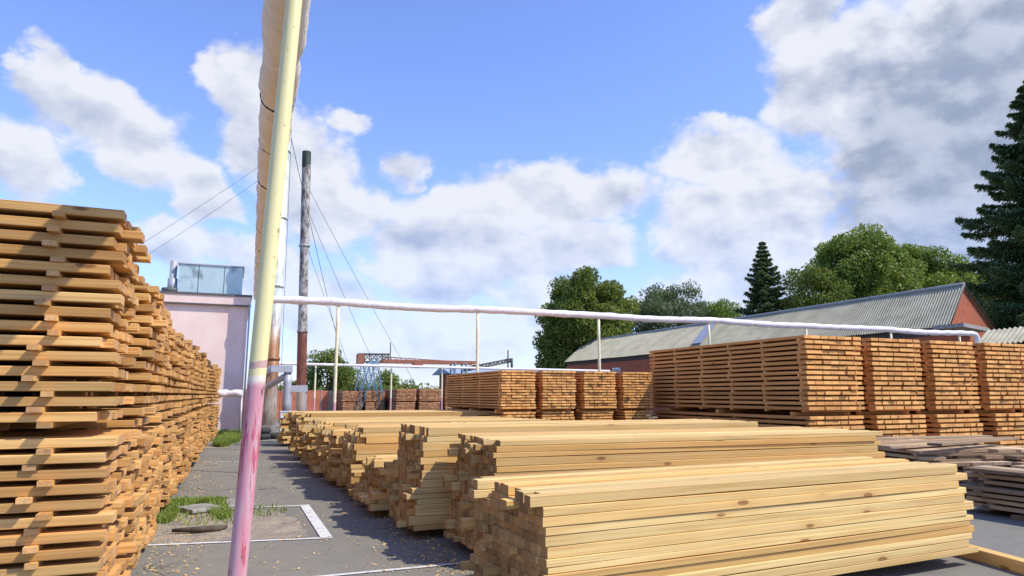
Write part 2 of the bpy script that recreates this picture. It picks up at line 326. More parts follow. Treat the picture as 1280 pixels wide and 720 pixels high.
def make_world():
    w=bpy.data.worlds.new('World');scn.world=w;w.use_nodes=True
    t=NT.__new__(NT);t.t=w.node_tree;t.n=t.t.nodes;t.l=t.t.links
    bg=t.n['Background']
    sky=t.new('ShaderNodeTexSky',sky_type='NISHITA');sky.sun_disc=False
    sky.sun_elevation=R(SUN_EL);sky.sun_rotation=R(SUN_AZ);sky.air_density=1.;sky.dust_density=.3;sky.ozone_density=1.6
    tc=t.new('ShaderNodeTexCoord');D=tc.outputs['Generated']
    s=t.new('ShaderNodeSeparateXYZ');t.l.new(D,s.inputs[0])
    az=t.math('MULTIPLY',t.math('ARCTAN2',s.outputs[0],s.outputs[1]),180/math.pi)
    el=t.math('MULTIPLY',t.math('ARCSINE',s.outputs[2]),180/math.pi)
    # stretch clouds a little sideways, as cumulus seen low over the horizon
    mp=t.new('ShaderNodeMapping');t.l.new(D,mp.inputs[0]);mp.inputs[3].default_value=(1,1,1.45)
    V=mp.outputs[0]
    wn=t.new('ShaderNodeTexNoise');t.l.new(V,wn.inputs['Vector']);wn.inputs['Scale'].default_value=11;wn.inputs['Detail'].default_value=7;wn.inputs['Roughness'].default_value=.6
    ws=t.new('ShaderNodeSeparateColor');t.l.new(wn.outputs['Color'],ws.inputs[0])
    A=t.math('ADD',az,t.math('MULTIPLY',t.math('SUBTRACT',ws.outputs[0],.5),7.))
    E=t.math('ADD',el,t.math('MULTIPLY',t.math('SUBTRACT',ws.outputs[1],.5),4.4))
    cb=t.new('ShaderNodeCombineXYZ');t.l.new(A,cb.inputs[0]);t.l.new(E,cb.inputs[1])
    best=None;dark=None;vert=None
    for (a,e,ra,re,dk) in CLOUDS:
        ra*=1.06;re*=1.04
        da=t.math('MULTIPLY_ADD',A,1/ra,-a/ra);de=t.math('MULTIPLY_ADD',E,1/re,-e/re)
        q=t.math('MULTIPLY',da,da);q=t.math('MULTIPLY_ADD',de,de,q)
        f=t.math('SUBTRACT',1+(dk if dk<0 else 0),q)
        best=f if best is None else t.math('SMOOTH_MAX',best,f,.25)
        if re>2.8:
            fp=t.math('MAXIMUM',f,0.)
            vert=t.math('MULTIPLY',de,fp) if vert is None else t.math('MULTIPLY_ADD',de,fp,vert)
            if dk>0: dark=t.math('MULTIPLY',fp,dk) if dark is None else t.math('MULTIPLY_ADD',fp,dk,dark)
    best=t.math('MAXIMUM',best,-1.2)
    n1=t.noise(V,10,9,.56,.05)
    off=t.new('ShaderNodeVectorMath',operation='ADD');t.l.new(V,off.inputs[0]);off.inputs[1].default_value=(.010,-.006,.035)
    r1=t.noise(V,10,5,.52,.05);r2=t.noise(off.outputs[0],10,5,.52,.05)
    val=t.math('ADD',t.math('MULTIPLY',best,1.05),t.math('MULTIPLY',t.math('SUBTRACT',n1,.5),2.3))
    dens=t.ramp(val,-.05,.62)
    relief=t.math('SUBTRACT',r1,r2)
    L=t.math('ADD',.88,t.math('MULTIPLY',relief,2.8))
    L=t.math('ADD',L,t.math('MULTIPLY',t.math('SUBTRACT',n1,.5),.35))
    L=t.math('ADD',L,t.math('MULTIPLY',vert,.42))
    L=t.math('SUBTRACT',L,t.math('MULTIPLY',t.ramp(val,.4,1.5),.34))
    L=t.math('MINIMUM',t.math('MAXIMUM',L,.08),1.)
    L=t.math('MULTIPLY',L,1.,None,True);dk=t.ramp(t.math('ADD',dark,t.math('MULTIPLY',relief,-.9)),.05,.75);white=t.mix(L,(3.0,3.6,5.0),(6.45,6.6,7.1));white=t.mix(t.math('MULTIPLY',dk,.72),white,t.mix(t.ramp(t.math('ADD',n1,t.math('MULTIPLY',relief,1.5)),.3,.7),(1.8,2.3,3.3),(3.3,3.8,4.9)))
    tint=t.mix(1.,sky.outputs[0],(1.5,1.56,2.15),'MULTIPLY')
    veil=t.mix(t.ramp(el,16,0,0,.5),tint,(4.0,4.9,7.0))
    low=t.ramp(el,2,17,.62,.96)
    c=t.mix(t.math('MULTIPLY',dens,low),veil,white)
    t.l.new(c,bg.inputs[0]);bg.inputs[1].default_value=.135
make_world()
sl=bpy.data.lights.new('sun','SUN');sl.energy=5.;sl.angle=R(.5);sl.color=(1,.93,.80)
so=bpy.data.objects.new('sun',sl);COL.objects.link(so)
d=Vector((math.sin(R(SUN_AZ))*math.cos(R(SUN_EL)),math.cos(R(SUN_AZ))*math.cos(R(SUN_EL)),math.sin(R(SUN_EL))))
so.rotation_euler=d.to_track_quat('Z','Y').to_euler();so.location=d*50

# ------------------------------------------------------------------ camera
cam=bpy.data.cameras.new('camera');co=bpy.data.objects.new('camera',cam);COL.objects.link(co);scn.camera=co
cam.sensor_width=36;cam.lens=850/1280*36;cam.clip_end=3000;cam.clip_start=.05
co.location=(0,0,1.6);co.rotation_euler=(R(90+8.893),0,-R(22.137))

# ------------------------------------------------------------------ ground
mb=MB();poly(mb,[(-700,-500,-.03),(900,-500,-.03),(900,1500,-.03),(-700,1500,-.03)]);tag(mb.build('field',M['field']),kind='structure')
mb=MB();slab(mb,[(-45,-25),(48,-25),(48,85),(-45,85)],-.2,0);tag(mb.build('asphalt_yard',M['asphalt']),kind='structure')
def wob_poly(pts,z,name,mat,jit=.05,n=12,rad=None):
    out=[]
    for i in range(len(pts)):
        a=Vector(pts[i]);b=Vector(pts[(i+1)%len(pts)])
        for k in range(n):
            p=a.lerp(b,k/n);out.append((p.x+rnd.uniform(-jit,jit),p.y+rnd.uniform(-jit,jit),z))
    mb=MB();poly(mb,out);return tag(mb.build(name,mat),kind='structure')
wob_poly([(-1.6,8.62),(.92,8.35),(.86,9.6),(.62,10.35),(-.3,10.55),(-1.6,10.7)],.004,'gravel_patch',M['earth'],.035)
wob_poly([(-1.2,22.6),(-.15,22.4),(.2,24.5),(.55,29.2),(.9,31),(-1.2,31)],.004,'dirt_verge',M['earth'],.08)
def stripe(a,b,w,z=.008):
    a=Vector(a);b=Vector(b);d=(b-a).normalized();n=Vector((-d.y,d.x))*w/2
    mb=MB();k=24
    for i in range(k):
        p=a.lerp(b,i/k);q=a.lerp(b,(i+1)/k)
        poly(mb,[(p.x-n.x,p.y-n.y,z),(q.x-n.x,q.y-n.y,z),(q.x+n.x,q.y+n.y,z),(p.x+n.x,p.y+n.y,z)])
    return tag(mb.build('painted_line',M['line']),kind='structure')
stripe((.42,10.72),(1.11,10.62),.08);stripe((1.07,10.66),(1.08,8.2),.13,.012);stripe((-2.2,8.78),(1.14,8.18),.07,.008)
stripe((.6,6.52),(3.4,6.5),.06,.008);stripe((-.55,18.2),(.6,18.0),.07)

# ------------------------------------------------------------------ stickered lumber bundles
ORD=['nearest','second','third','fourth','fifth','sixth','seventh','eighth','ninth','tenth','eleventh','twelfth','thirteenth','fourteenth','fifteenth','sixteenth','seventeenth','eighteenth']
def bundle(name,loc,axis,L,W,layers,nb,T,gap,label,group,mats,stick,detail=True,single=True,ejit=.08,ljit=.03,rz=0,sag=0,proud=.04,longer=0.,missing=0,stmat=None,tilt=0,cat='lumber stack',wjit=0,bh=.09,tight=(.86,.99)):
    """base corner at loc; local x = board length if axis=='x', else local y = board length"""
    e=empty(name,loc,label,cat,group,rz)
    e.rotation_euler=(0,tilt,rz)
    planks=[];st=[]
    for k in range(layers):
        z=gap+k*(T+gap);off=rnd.uniform(-ljit,ljit);wv=rnd.uniform(-ljit,ljit)*.8
        bw=W/nb
        for j in range(nb):
            if missing and k==layers-1 and rnd.random()<missing: continue
            w=bw*rnd.uniform(*tight)
            c=(j+.5)*bw+wv+rnd.uniform(-.008,.008)
            l=L+rnd.uniform(-ejit,ejit)+(rnd.random()<.14)*longer*rnd.uniform(.3,1)
            planks.append((k,j,z+T/2,c+rnd.uniform(-wjit,wjit),l,w,off+rnd.uniform(-ejit,ejit)*.6,rnd.uniform(-.002,.002)))
        for sx in stick:
            st.append((sx*L+rnd.uniform(-.05,.05)+off*.3,z-gap/2,wv,k))
    def put(m,p):
        k,j,z,c,l,w,o,yw=p
        tt=T*rnd.uniform(.93,1.)
        cc=(L/2+o,c,z) if axis=='x' else (c,L/2+o,z)
        prism(m,cc,l,w,tt,axis,.004 if detail else 0,3 if detail else 1,rnd.uniform(-.01,.01),rnd.uniform(-.006,.004)+sag,yw,0,0)
    if single:
        # the 100 that show: outer columns and upper layers first
        planks.sort(key=lambda p:(0 if p[1] in (0,nb-1) else 1,-p[0]))
        for p in planks[:100]:
            m=MB();put(m,p);m.build('plank',mats,e)
        rest=planks[100:]
        if rest:
            m=MB()
            for p in rest: put(m,p)
            tag(m.build('plank',mats,e),kind='stuff')
    else:
        m=MB()
        for p in planks: put(m,p)
    sm=stmat or mats
    def putst(m,s):
        x,z,wv,k=s;ln=W+proud*2*rnd.uniform(.3,1.2)
        if proud<0: ln=W+proud*2*rnd.uniform(.6,1.5)
        sh=rnd.uniform(-1,1)*abs(proud)*.4
        cc=(x,W/2+wv+sh,z) if axis=='x' else (W/2+wv+sh,x,z)
        prism(m,cc,ln,rnd.uniform(.05,.085),gap*.98,'y' if axis=='x' else 'x',0,1,0,0,rnd.uniform(-.03,.03))
    def bear(m,sx):
        cc=(sx*L,W/2,-bh/2) if axis=='x' else (W/2,sx*L,-bh/2)
        prism(m,cc,W+.04 if proud>0 else W-.05,.1,bh-.003,'y' if axis=='x' else 'x',.004)
    if single:
        for s in st[:100]:
            m=MB();putst(m,s);m.build('sticker',sm,e)
        for sx in (.08,.5,.86):
            m=MB();bear(m,sx);m.build('bearer',sm,e)
    else:
        for s in st: putst(m,s)
        for sx in (.08,.5,.86): bear(m,sx)
        COL.objects.unlink(e);bpy.data.objects.remove(e)
        e=tag(m.build(name,mats,None,(0,0,0)),label,cat,group);e.location=loc;e.rotation_euler=(0,0,rz)
    return e
WARM=[M['warm'],M['warm_end']];PALE=[M['pale'],M['pale_end']];BRN=[M['brown'],M['brown_end']];RED=[M['red'],M['red']];GRY=[M['grey'],M['grey_end']]
# left row, boards pointing at the aisle
yy=5.12;i=0
tops=[15,12,12,10,11,11,12,12,11,12,11,12,12,11,12,12,12,12]
xr=[-.72,-.72,-.70,-.74,-.72,-.70,-.74,-.72,-.70,-.68,-.66,-.64,-.62,-.58,-.56,-.52,-.48,-.44]
while i<18:
    w=1.16;T=.061;gp=.035
    Ln=6.
    near=i<6;NL=13 if i==0 else 12
    for tier,(n,z0) in enumerate(((NL,.08),(tops[i]+(13-NL),.08+NL*(T+gp)+.065))):
        nm=ORD[i]
        pos='upper bundle' if tier else 'lower bundle'
        bundle('lumber_stack',(xr[i]-Ln+rnd.uniform(-.05,.05),yy,z0),'x',Ln,w,n,7,T,gp,
            f'orange pine {pos} of the {nm} stack along the left side of the aisle','stickered stacks along the left side of the aisle',WARM,(.05,.3,.55,.78,.94) if near else (.78,.94),near,True,bh=.06,ejit=.045,ljit=.03,longer=.13,proud=.075,missing=.0)
    yy+=w+.17;i+=1
# big dark stacks at the right, board ends towards the camera
def darkrow(x0s,y0,ws,lab,grp,lower,upper,T,gp,L,detail,z0=.12,nb=7,mats=BRN,jit=.03,single=True,stk=(.03,.22,.41,.6,.79,.97)):
    for i,(x0,w) in enumerate(zip(x0s,ws)):
        lo=lower[i];up=upper[i]
        bundle('lumber_stack',(x0+rnd.uniform(-.05,.05),y0+rnd.uniform(-.1,.1),z0),'y',L,w-.05,lo,nb,T,gp,f'{lab[i]}, lower bundle',grp,mats,stk,detail,single,ejit=jit,ljit=.02,proud=-.09,bh=.06 if T<.06 else .085,tight=(.93,.998),longer=.05)
        zz=z0+lo*(T+gp)+(.06 if T<.06 else .09)
        bundle('lumber_stack',(x0,y0,zz),'y',L,w,up,nb,T,gp,f'{lab[i]}, upper bundle',grp,mats,stk,detail,single,ejit=jit,ljit=.02,proud=.004,bh=.085,tight=(.93,.998),longer=.05)
darkrow([11.62,13.62,15.6,17.55,19.6,21.6],11.45,[1.66,1.6,1.55,1.6,1.6,1.6],
  ['orange brown stack nearest the pale piles on the right','second orange brown stack right of the long stack','third orange brown stack right of the long stack','fourth orange brown stack right of the long stack','fifth orange brown stack at the right edge','sixth orange brown stack past the right edge'],
  'orange brown drying stacks on the right',[9,9,9,9,9,9],[15,15,15,15,15,15],.071,.041,6.1,True)
darkrow([6.46,7.63,8.87,10.1],16.6,[.97,.98,1.0,.97],
  ['mid distance orange stack left of the thin post','mid distance orange stack second from the left','mid distance orange stack third from the left','mid distance orange stack half behind the long stack'],
  'orange stacks in the middle distance',[15,15,15,15],[14,14,14,14],.049,.0235,5.0,False,.06,stk=(.03,.35,.65,.97),jit=.02)
darkrow([13.0,15.0,17.3,19.4,21.6],58,[1.7,1.9,1.8,1.8,1.8],['far reddish stack left of the far pair','far reddish stack with a pale mark','far reddish stack right of the pale marked one','far reddish stack behind the mid distance stacks','farthest right reddish stack behind the others'],
  'far reddish stacks below the crane',[7]*5,[9]*5,.07,.045,6,False,.14,mats=[M['red'],M['red']],single=False)
darkrow([8.9,10.9],61,[1.7,1.7],['far reddish stack at the left end below the crane','far reddish stack beside the leftmost far one'],'far reddish stacks below the crane',[7]*2,[8]*2,.07,.04,6,False,.14,mats=[M['red'],M['red']],single=False)
# weathered grey stacks at the right edge
bundle('lumber_stack',(9.45,2.3,.06),'y',4.3,2.3,7,8,.05,.028,'weathered grey board stack at the right edge, nearest the beam','weathered grey board stacks',GRY,(.05,.4,.95),True,ejit=.22,ljit=.10,longer=.35,missing=.3,wjit=.02)
bundle('lumber_stack',(10.0,7.6,.05),'y',3.0,3.4,8,9,.05,.034,'weathered grey board stack behind, with loose boards on its top','weathered grey board stacks',GRY,(.05,.4,.95),True,rz=R(-12),ejit=.25,ljit=.12,longer=.3,missing=.3,wjit=.02)
for k,(x,y,z,l,yaw,a) in enumerate([(11.2,8.2,.75,3.2,.12,'x'),(11.8,8.7,.75,3.4,.05,'x'),(12.5,9.4,.75,3.,-.1,'x'),(11.5,7.8,.806,2.8,.2,'x')]):
    m=MB();prism(m,(x,y,z+.028),l,.22,.04,a,.004,3,.01,0,yaw)
    tag(m.build('loose_board',GRY,None,(x,y,z)),['pale loose board across the weathered rear stack, front one','loose board across the weathered rear stack, second back','loose board across the weathered rear stack, farthest back','topmost loose board lying askew on the weathered rear stack'][k],'board','loose boards on the weathered stack')

# ------------------------------------------------------------------ loose piles of pale timbers: every big one is its own object
TIMBERS=[]
def pile(pid,x0,y0,L,W,H,z0,rot,jit=.06,rows=None,tw=(.085,.15),th=(.05,.10),slope=0,spread=0,longjit=.1):
    """left near corner (x0,y0); length along x, rows of timbers from z0 up"""
    z=z0;r=0;allr=[]
    while z<z0+H-.03:
        t=rnd.uniform(*th);y=0;row=[]
        inset=(z-z0)*slope
        wob=rnd.uniform(-.005,.005)
        xo=rnd.uniform(-jit,jit)*.5+(spread*(1-(z-z0)/H))*-1
        while y<W-inset-.03:
            w=rnd.uniform(*tw);w=min(w,W-inset-y+.02)
            row.append((y+w/2+wob,z+t/2,w,t,xo+rnd.uniform(-jit,jit)+(rnd.random()<.10)*-rnd.uniform(.03,.14),L+rnd.uniform(-longjit,longjit)))
            y+=w+rnd.uniform(.001,.006)
        allr.append(row);z+=t+.002
    nr=len(allr)
    for ri,row in enumerate(allr):
        for ci,(yc,zc,w,t,xo,l) in enumerate(row):
            if ri==nr-1 and ci>0 and rnd.random()<.22: continue
            c=Vector((xo+l/2,yc,zc));c.rotate(Matrix.Rotation(rot,3,'Z'));c+=Vector((x0,y0,0))
            vis=0 if ci==0 else (1 if ri==nr-1 else 2)
            TIMBERS.append(dict(pid=pid,row=nr-1-ri,colm=ci,c=c,l=l,w=w*.97,t=t*.985,rot=rot,vis=vis,ncol=len(row)))
PN=['front pile','second pile from the front','third pile from the front','low fourth pile','fifth pile along the aisle','sixth pile','seventh pile','eighth pile','ninth pile','tenth pile','eleventh pile']
pile(0,2.0,4.31,4.58,1.28,.77,.12,R(3.6),jit=.025,tw=(.08,.14),th=(.042,.078))
pile(1,2.36,6.15,4.8,1.36,1.05,.10,R(-2),jit=.03,spread=.12,tw=(.08,.14),th=(.045,.08))
pile(2,2.10,7.70,4.7,1.28,1.06,.10,R(0),jit=.035,spread=.16)
pile(3,1.98,9.2,4.3,1.3,.60,.10,R(1),jit=.13,spread=.12)
pile(4,1.92,10.7,4.7,1.45,.95,.10,R(-.5),jit=.09,spread=.1)
pile(5,1.85,12.4,4.6,1.25,.85,.10,R(.5),jit=.12,spread=.1)
pile(6,1.78,13.9,4.6,1.4,.93,.10,R(0),jit=.15,spread=.05)
pile(7,1.72,15.7,4.6,1.2,.92,.10,R(0),jit=.15,spread=.05)
pile(8,1.70,17.6,4.6,1.2,.98,.10,R(0),jit=.15)
pile(9,1.66,19.6,4.6,1.2,1.05,.10,R(0),jit=.15)
pile(10,1.60,22.6,4.9,1.2,.92,.10,R(0),jit=.15)
PS=['front pile','second pile','third pile','low fourth pile','fifth pile','sixth pile','seventh pile','eighth pile','ninth pile','tenth pile','eleventh pile']
NTH=['top','second','third','fourth','fifth','sixth','seventh','eighth','ninth','tenth','eleventh','twelfth','thirteenth','fourteenth','fifteenth','sixteenth','seventeenth','eighteenth','nineteenth','twentieth','twenty first','twenty second']
def tlabel(t):
    p=PS[t['pid']];r=NTH[t['row']]
    if t['colm']==0: return f'pale timber along the near side of the {p}, {r} layer down'
    return f'pine timber in the {p}, {r} layer down, {NTH[t["colm"]]} from the near side'
order=sorted(TIMBERS,key=lambda t:(t['pid']*1.0 if t['vis']==2 else t['pid']*.45))
single=order[:300];rest=order[300:]
def timb(m,t,c,ch):
    prism(m,c,t['l'],t['w'],t['t'],'x',ch,5 if ch else 1,rnd.uniform(-.010,.010),rnd.uniform(-.004,.004),t['rot']+rnd.uniform(-.0035,.0035))
for t in single:
    m=MB();c=t['c'];timb(m,t,tuple(c),.004)
    o=m.build('timber',PALE,None,(c.x,c.y,c.z-t['t']/2));tag(o,tlabel(t),'timber','pale pine timbers in the loose piles')
m=MB()
for t in rest: timb(m,t,tuple(t['c']),0)
tag(m.build('timber_piles',PALE),'remaining pale pine timbers in the receding piles along the aisle','timbers',None,'stuff')
# bearer beams under the piles
def beam(a,b,w,h,label,z=0.):
    a=Vector(a);b=Vector(b);d=b-a;m=MB();c=(a+b)/2
    prism(m,(c.x,c.y,z+h/2),d.length,w,h,'x',.005,2,0,0,math.atan2(d.y,d.x))
    tag(m.build('bearer_beam',PALE,None,(c.x,c.y,z)),label,'beam','bearer beams under the pale piles')
beam((7.02,5.5),(6.68,4.0),.13,.116,'long bearer beam sticking out under the right end of the front pile')
beam((2.6,5.5),(2.75,4.35),.12,.116,'bearer beam under the left end of the front pile')
k=0
for (x,y,w,nm) in ((2.42,6.15,1.12,PN[1]),(2.12,7.78,1.12,PN[2]),(1.98,9.2,1.1,PN[3]),(1.92,10.7,1.2,PN[4]),(1.85,12.4,1.1,PN[5]),(1.78,13.9,1.15,PN[6]),(1.72,15.7,1.2,PN[7]),(1.7,17.6,1.2,PN[8]),(1.66,19.6,1.2,PN[9]),(1.62,22.6,1.2,PN[10])):
    beam((x+.35,y+.02),(x+.35,y+w+.1),.1,.096,f'bearer beam under the left end of the {nm}')
    beam((x+3.8,y-.12),(x+3.8,y+w+.1),.1,.096,f'bearer beam under the right end of the {nm}')
# small blocks and offcuts lying on the piles
for x,y,z,l,w,h,yaw,lb in ((3.5,11.3,1.06,.12,.09,.07,.1,'small offcut block on the fifth pile, left one'),(3.75,11.25,1.06,.08,.09,.07,.3,'small offcut block on the fifth pile, right one'),(3.9,9.9,.72,1.3,.14,.05,.02,'short board lying loose on the low fourth pile'),(5.8,9.8,.72,2.2,.14,.05,-.03,'long board lying loose on the low fourth pile')):
    m=MB();prism(m,(x,y,z+h/2),l,w,h,'x',.004,1,0,0,yaw);tag(m.build('loose_board' if l>1 else 'offcut_block',PALE,None,(x,y,z)),lb,'board' if l>1 else 'block')

# ------------------------------------------------------------------ overhead pipes on posts
ZP=4.475
e=empty('overhead_pipe',(.2,-3,ZP),'sackcloth wrapped overhead pipe running along the aisle above the tall post','pipe')
m=MB();n=150;pts=[];rs=[]
for k in range(n+1):
    y=-3+24.8*k/n;x=.20+(.6-.20)*max(0,(y-4.6)/17.2)
    pts.append((x+rnd.uniform(-.006,.006),y,ZP+.05+rnd.uniform(-.006,.006)));rs.append(.166+.008*math.sin(k*.9)+rnd.uniform(-.006,.008))
tube(m,pts,rs,16,0,.07);m.build('wrapping',M['burlap'],e,(.2,-3,ZP))
for k in range(16):
    y=-2+k*1.45+rnd.uniform(-.3,.3);x=.20+(.6-.20)*max(0,(y-4.6)/17.2);m=MB()
    tube(m,[(x,y,ZP+.05),(x,y+.02,ZP+.05)],.172,14,0,.02);m.build('binding_wire',M['wire'],e,(.2,-3,ZP))
e=empty('overhead_pipe',(.76,21.8,ZP),'silvery white foil wrapped pipe crossing the yard on thin posts','pipe')
m=MB();n=170;pts=[];rs=[]
for k in range(n+1):
    x=.6+32.1*k/n;sg=-.03*math.sin(math.pi*((x-2.95)/4.8)%math.pi)
    pts.append((x,21.8+rnd.uniform(-.004,.004),ZP+.02*math.sin(x*.8)+sg+rnd.uniform(-.005,.005)));rs.append(.122+.008*math.sin(k*1.3)+rnd.uniform(-.006,.006))
pts+=[(32.85,21.8,ZP-.03),(32.96,21.8,ZP-.17),(32.98,21.8,ZP-.45),(32.98,21.8,ZP-1.6),(32.98,21.8,0)];rs+=[.122]*5
tube(m,pts,rs,14,0,.08);m.build('wrapping',M['foil'],e,(.76,21.8,ZP))
# near post
e=empty('pipe_post',(.04,3.5,0),'tall yellow post with a scratched pink foot in the foreground','post','posts carrying the overhead pipes')
m=MB();tube(m,line_pts((.04,3.5,0),(.21,3.5,ZP-.12),10),.041,28);m.build('shaft',M['post'],e,(.04,3.5,0))
m=MB();box(m,.1,3.42,ZP-.12,.32,3.58,ZP-.105);m.build('saddle_plate',M['post'],e,(.04,3.5,0))
m=MB();box(m,-.07,3.39,0,.15,3.61,.012);m.build('foot_plate',M['post'],e,(.04,3.5,0))
def tpost(x,y,z,r,label,grp='posts carrying the overhead pipes',foot=0):
    e=empty('pipe_post',(x,y,0),label,'post',grp)
    m=MB();tube(m,line_pts((x+foot,y,0),(x,y,z-.1),6),r,12);m.build('shaft',M['farpost'],e,(x,y,0))
    m=MB();box(m,x-.09,y-.06,z-.115,x+.09,y+.06,z-.1);m.build('saddle_plate',M['farpost'],e,(x,y,0))
tpost(.40,15.5,ZP,.036,'thin post just left behind the tall yellow post',foot=-.08)
tpost(.62,21.75,ZP,.05,'corner post where the wrapped pipes meet')
for x,lb in ((2.48,'yellowish post with a pink foot behind the left pale piles'),(6.4,'yellowish post left of the mid distance stacks'),(10.35,'yellowish post in front of the mid distance stacks'),(14.5,'short visible post above the long dark stack'),(18.72,'post top showing behind the long stack corner'),(22.9,'post behind the second dark stack'),(26.7,'last post near the downturned pipe end')):
    tpost(x*1.188,21.8,ZP,.05,lb)
# second pipe farther away
e=empty('overhead_pipe',(3,48,3.6),'thin white pipe far off in front of the crane','pipe')
m=MB();tube(m,line_pts((1.2,46,3.55),(28,48,3.45),40),.09,10,0,.1);m.build('wrapping',M['foil'],e,(3,48,3.6))
for x,lb in ((5.0,'far thin post left of the crane leg'),(10.1,'far thin post below the crane girder'),(13.8,'far thin post right of the crane leg'),(19,'far thin post behind the mid distance stacks')):
    tpost(x,46.2+x*.07,3.55,.06,lb,'thin posts of the far pipe')

# ------------------------------------------------------------------ chimneys, ducts, guy wires
e=empty('chimney',(1.40,30,0),'silver painted chimney, rusty towards its foot, behind the tall post','chimney')
zs=[0,1,2,3,3.01,6,9,9.02,12,13.55];m=MB();tube(m,[(1.40+z*.0015,30,z) for z in zs],[.35,.35,.34,.34,.33,.33,.33,.31,.31,.31],28);m.build('shaft',M['ch1'],e,(1.4,30,0))
for z in (3.0,6.05,9.0,12.0):
    m=MB();tube(m,[(1.405,30,z),(1.405,30,z+.12)],.37,28);m.build('flange',M['ch1'],e,(1.4,30,0))
m=MB();slab(m,[(.8,29.4),(2.1,29.4),(2.1,30.6),(.8,30.6)],0,.35);m.build('footing',M['concrete'],e,(1.4,30,0))
e=empty('chimney',(3.78,42,0),'slim dark chimney with flaking white paint','chimney')
m=MB();tube(m,line_pts((3.78,42,0),(3.40,42,16.4),16),[.28]*6+[.265]*11,20);m.build('shaft',M['ch2'],e,(3.78,42,0))
for z in (5.2,10.4):
    x=3.78-.38*z/16.4;m=MB();tube(m,[(x,42,z),(x,42,z+.14)],.31,20);m.build('flange',M['ch2'],e,(3.78,42,0))
def wirel(a,b,label,r=.014,sagz=.25):
    m=MB();P=[]
    for k in range(17):
        t=k/16;p=Vector(a).lerp(Vector(b),t);P.append((p.x,p.y,p.z-sagz*4*t*(1-t)))
    tube(m,P,r,5);tag(m.build('guy_wire',M['wire'],None,a),label,'wire','guy wires of the chimneys')
wirel((1.1,30,11.8),(-10,36,4.2),'upper guy wire running left from the silver chimney',.007)
wirel((1.1,30,11.2),(-8.5,35,4.4),'lower guy wire running left from the silver chimney',.007)
wirel((1.75,30,13.3),(1.95,31.5,.2),'steep guy wire close beside the silver chimney',.009,.05)
wirel((1.75,30,12.7),(8.2,49,0),'guy wire from the silver chimney down past the dark one',.013)
wirel((3.5,42,14.3),(14.6,52,0),'right guy wire of the dark chimney, topmost',.013)
wirel((3.5,42,13.0),(11.6,51,0),'right guy wire of the dark chimney, middle',.013)
wirel((3.5,42,11.),(9.2,50,0),'right guy wire of the dark chimney, steepest',.012)
e=empty('duct',(1.9,27,0),'grey sheet metal duct joining the rusty chimney foot','duct')
m=MB();box(m,1.28,26.8,2.42,2.05,27.2,2.66);m.build('top_duct',M['galv'],e,(1.9,27,0))
m=MB();tube(m,line_pts((1.9,27,2.42),(1.9,27,.9),4),.15,16);m.build('drop_pipe',M['galv'],e,(1.9,27,0))
m=MB();tube(m,line_pts((1.85,27,2.3),(1.0,28.4,1.72),4),.12,14);m.build('brace_pipe',M['galv'],e,(1.9,27,0))
m=MB();tube(m,line_pts((1.3,27,2.54),(1.35,29.8,2.54),4),.13,14);m.build('side_pipe',M['galv'],e,(1.9,27,0))
m=MB();box(m,2.1,28.1,1.7,2.75,28.3,1.95);m.build('cross_channel',M['galv'],e,(1.9,27,0))
for k,x in enumerate((2.15,2.7)):
    m=MB();box(m,x-.03,28.17,0,x+.03,28.23,1.7);m.build('leg',M['galv'],e,(1.9,27,0))
e=empty('cabinet',(1.85,24.6,0),'small white box on thin legs at the head of the pale piles','cabinet')
m=MB();box(m,1.55,24.4,.62,2.05,24.8,1.02);m.build('body',M['whitepaint'],e,(1.85,24.6,0))
m=MB();box(m,1.53,24.38,1.022,2.07,24.82,1.04);m.build('lid',M['whitepaint'],e,(1.85,24.6,0))
for x in (1.58,2.02):
    for y in (24.44,24.76):
        m=MB();box(m,x-.02,y-.02,0,x+.02,y+.02,.62);m.build('leg',M['whitepaint'],e,(1.85,24.6,0))
# tyres heaped at the chimney foot
M['rubber']=paint('dusty rubber',(.035,.035,.037),(.10,.095,.09),.8)
for k,(x,y,z) in enumerate(((1.05,26.6,0),(1.62,26.9,0),(1.05,26.62,.21))):
    m=MB();NN=24;i0=0
    for a in range(NN):
        A=2*math.pi*a/NN
        for b in range(10):
            B=2*math.pi*b/10;r=.26+.09*math.cos(B);m.v.append((x+r*math.cos(A),y+r*math.sin(A),z+.105+.105*math.sin(B)))
    for a in range(NN):
        for b in range(10):
            q=(a*10+b,((a+1)%NN)*10+b,((a+1)%NN)*10+(b+1)%10,a*10+(b+1)%10);m.face(q,((0,0),(1,0),(1,1),(0,1)),smooth=True)
    tag(m.build('tyre',M['rubber'],None,(x,y,z)),['worn tyre lying at the chimney foot, left bottom','worn tyre lying at the chimney foot, right one','worn tyre lying on top of the left one'][k],'tyre','tyres at the chimney foot')

# ------------------------------------------------------------------ pink building on the left
e=empty('pink_building',(-6,31,0),'pale pink plastered building with a sheet clad box on its roof','building')
def part(name,mat,fn,parent=e,base=(-6,31,0)):
    m=MB();fn(m);return m.build(name,mat,parent,base)
part('wall',M['pink'],lambda m:(box(m,-14,31,0,.42,43,5.35)))
part('cornice',M['pink'],lambda m:box(m,-14.1,30.86,5.353,.52,43.1,5.7))
part('eave_strip',M['trim'],lambda m:(box(m,-14.12,30.84,5.30,.54,30.99,5.352),box(m,-14.12,30.82,5.703,.56,43.12,5.79)))
rb=part('roof_box',M['cladding'],lambda m:(box(m,-2.35,31.1,5.8,.14,34,7.0)))
part('seam',M['trim'],lambda m:[box(m,x,31.085,5.8,x+.02,31.1,7.0) for x in (-1.6,-.6)],rb)
part('cap',M['galv'],lambda m:box(m,-2.4,31.05,7.003,.19,34.05,7.05),rb)
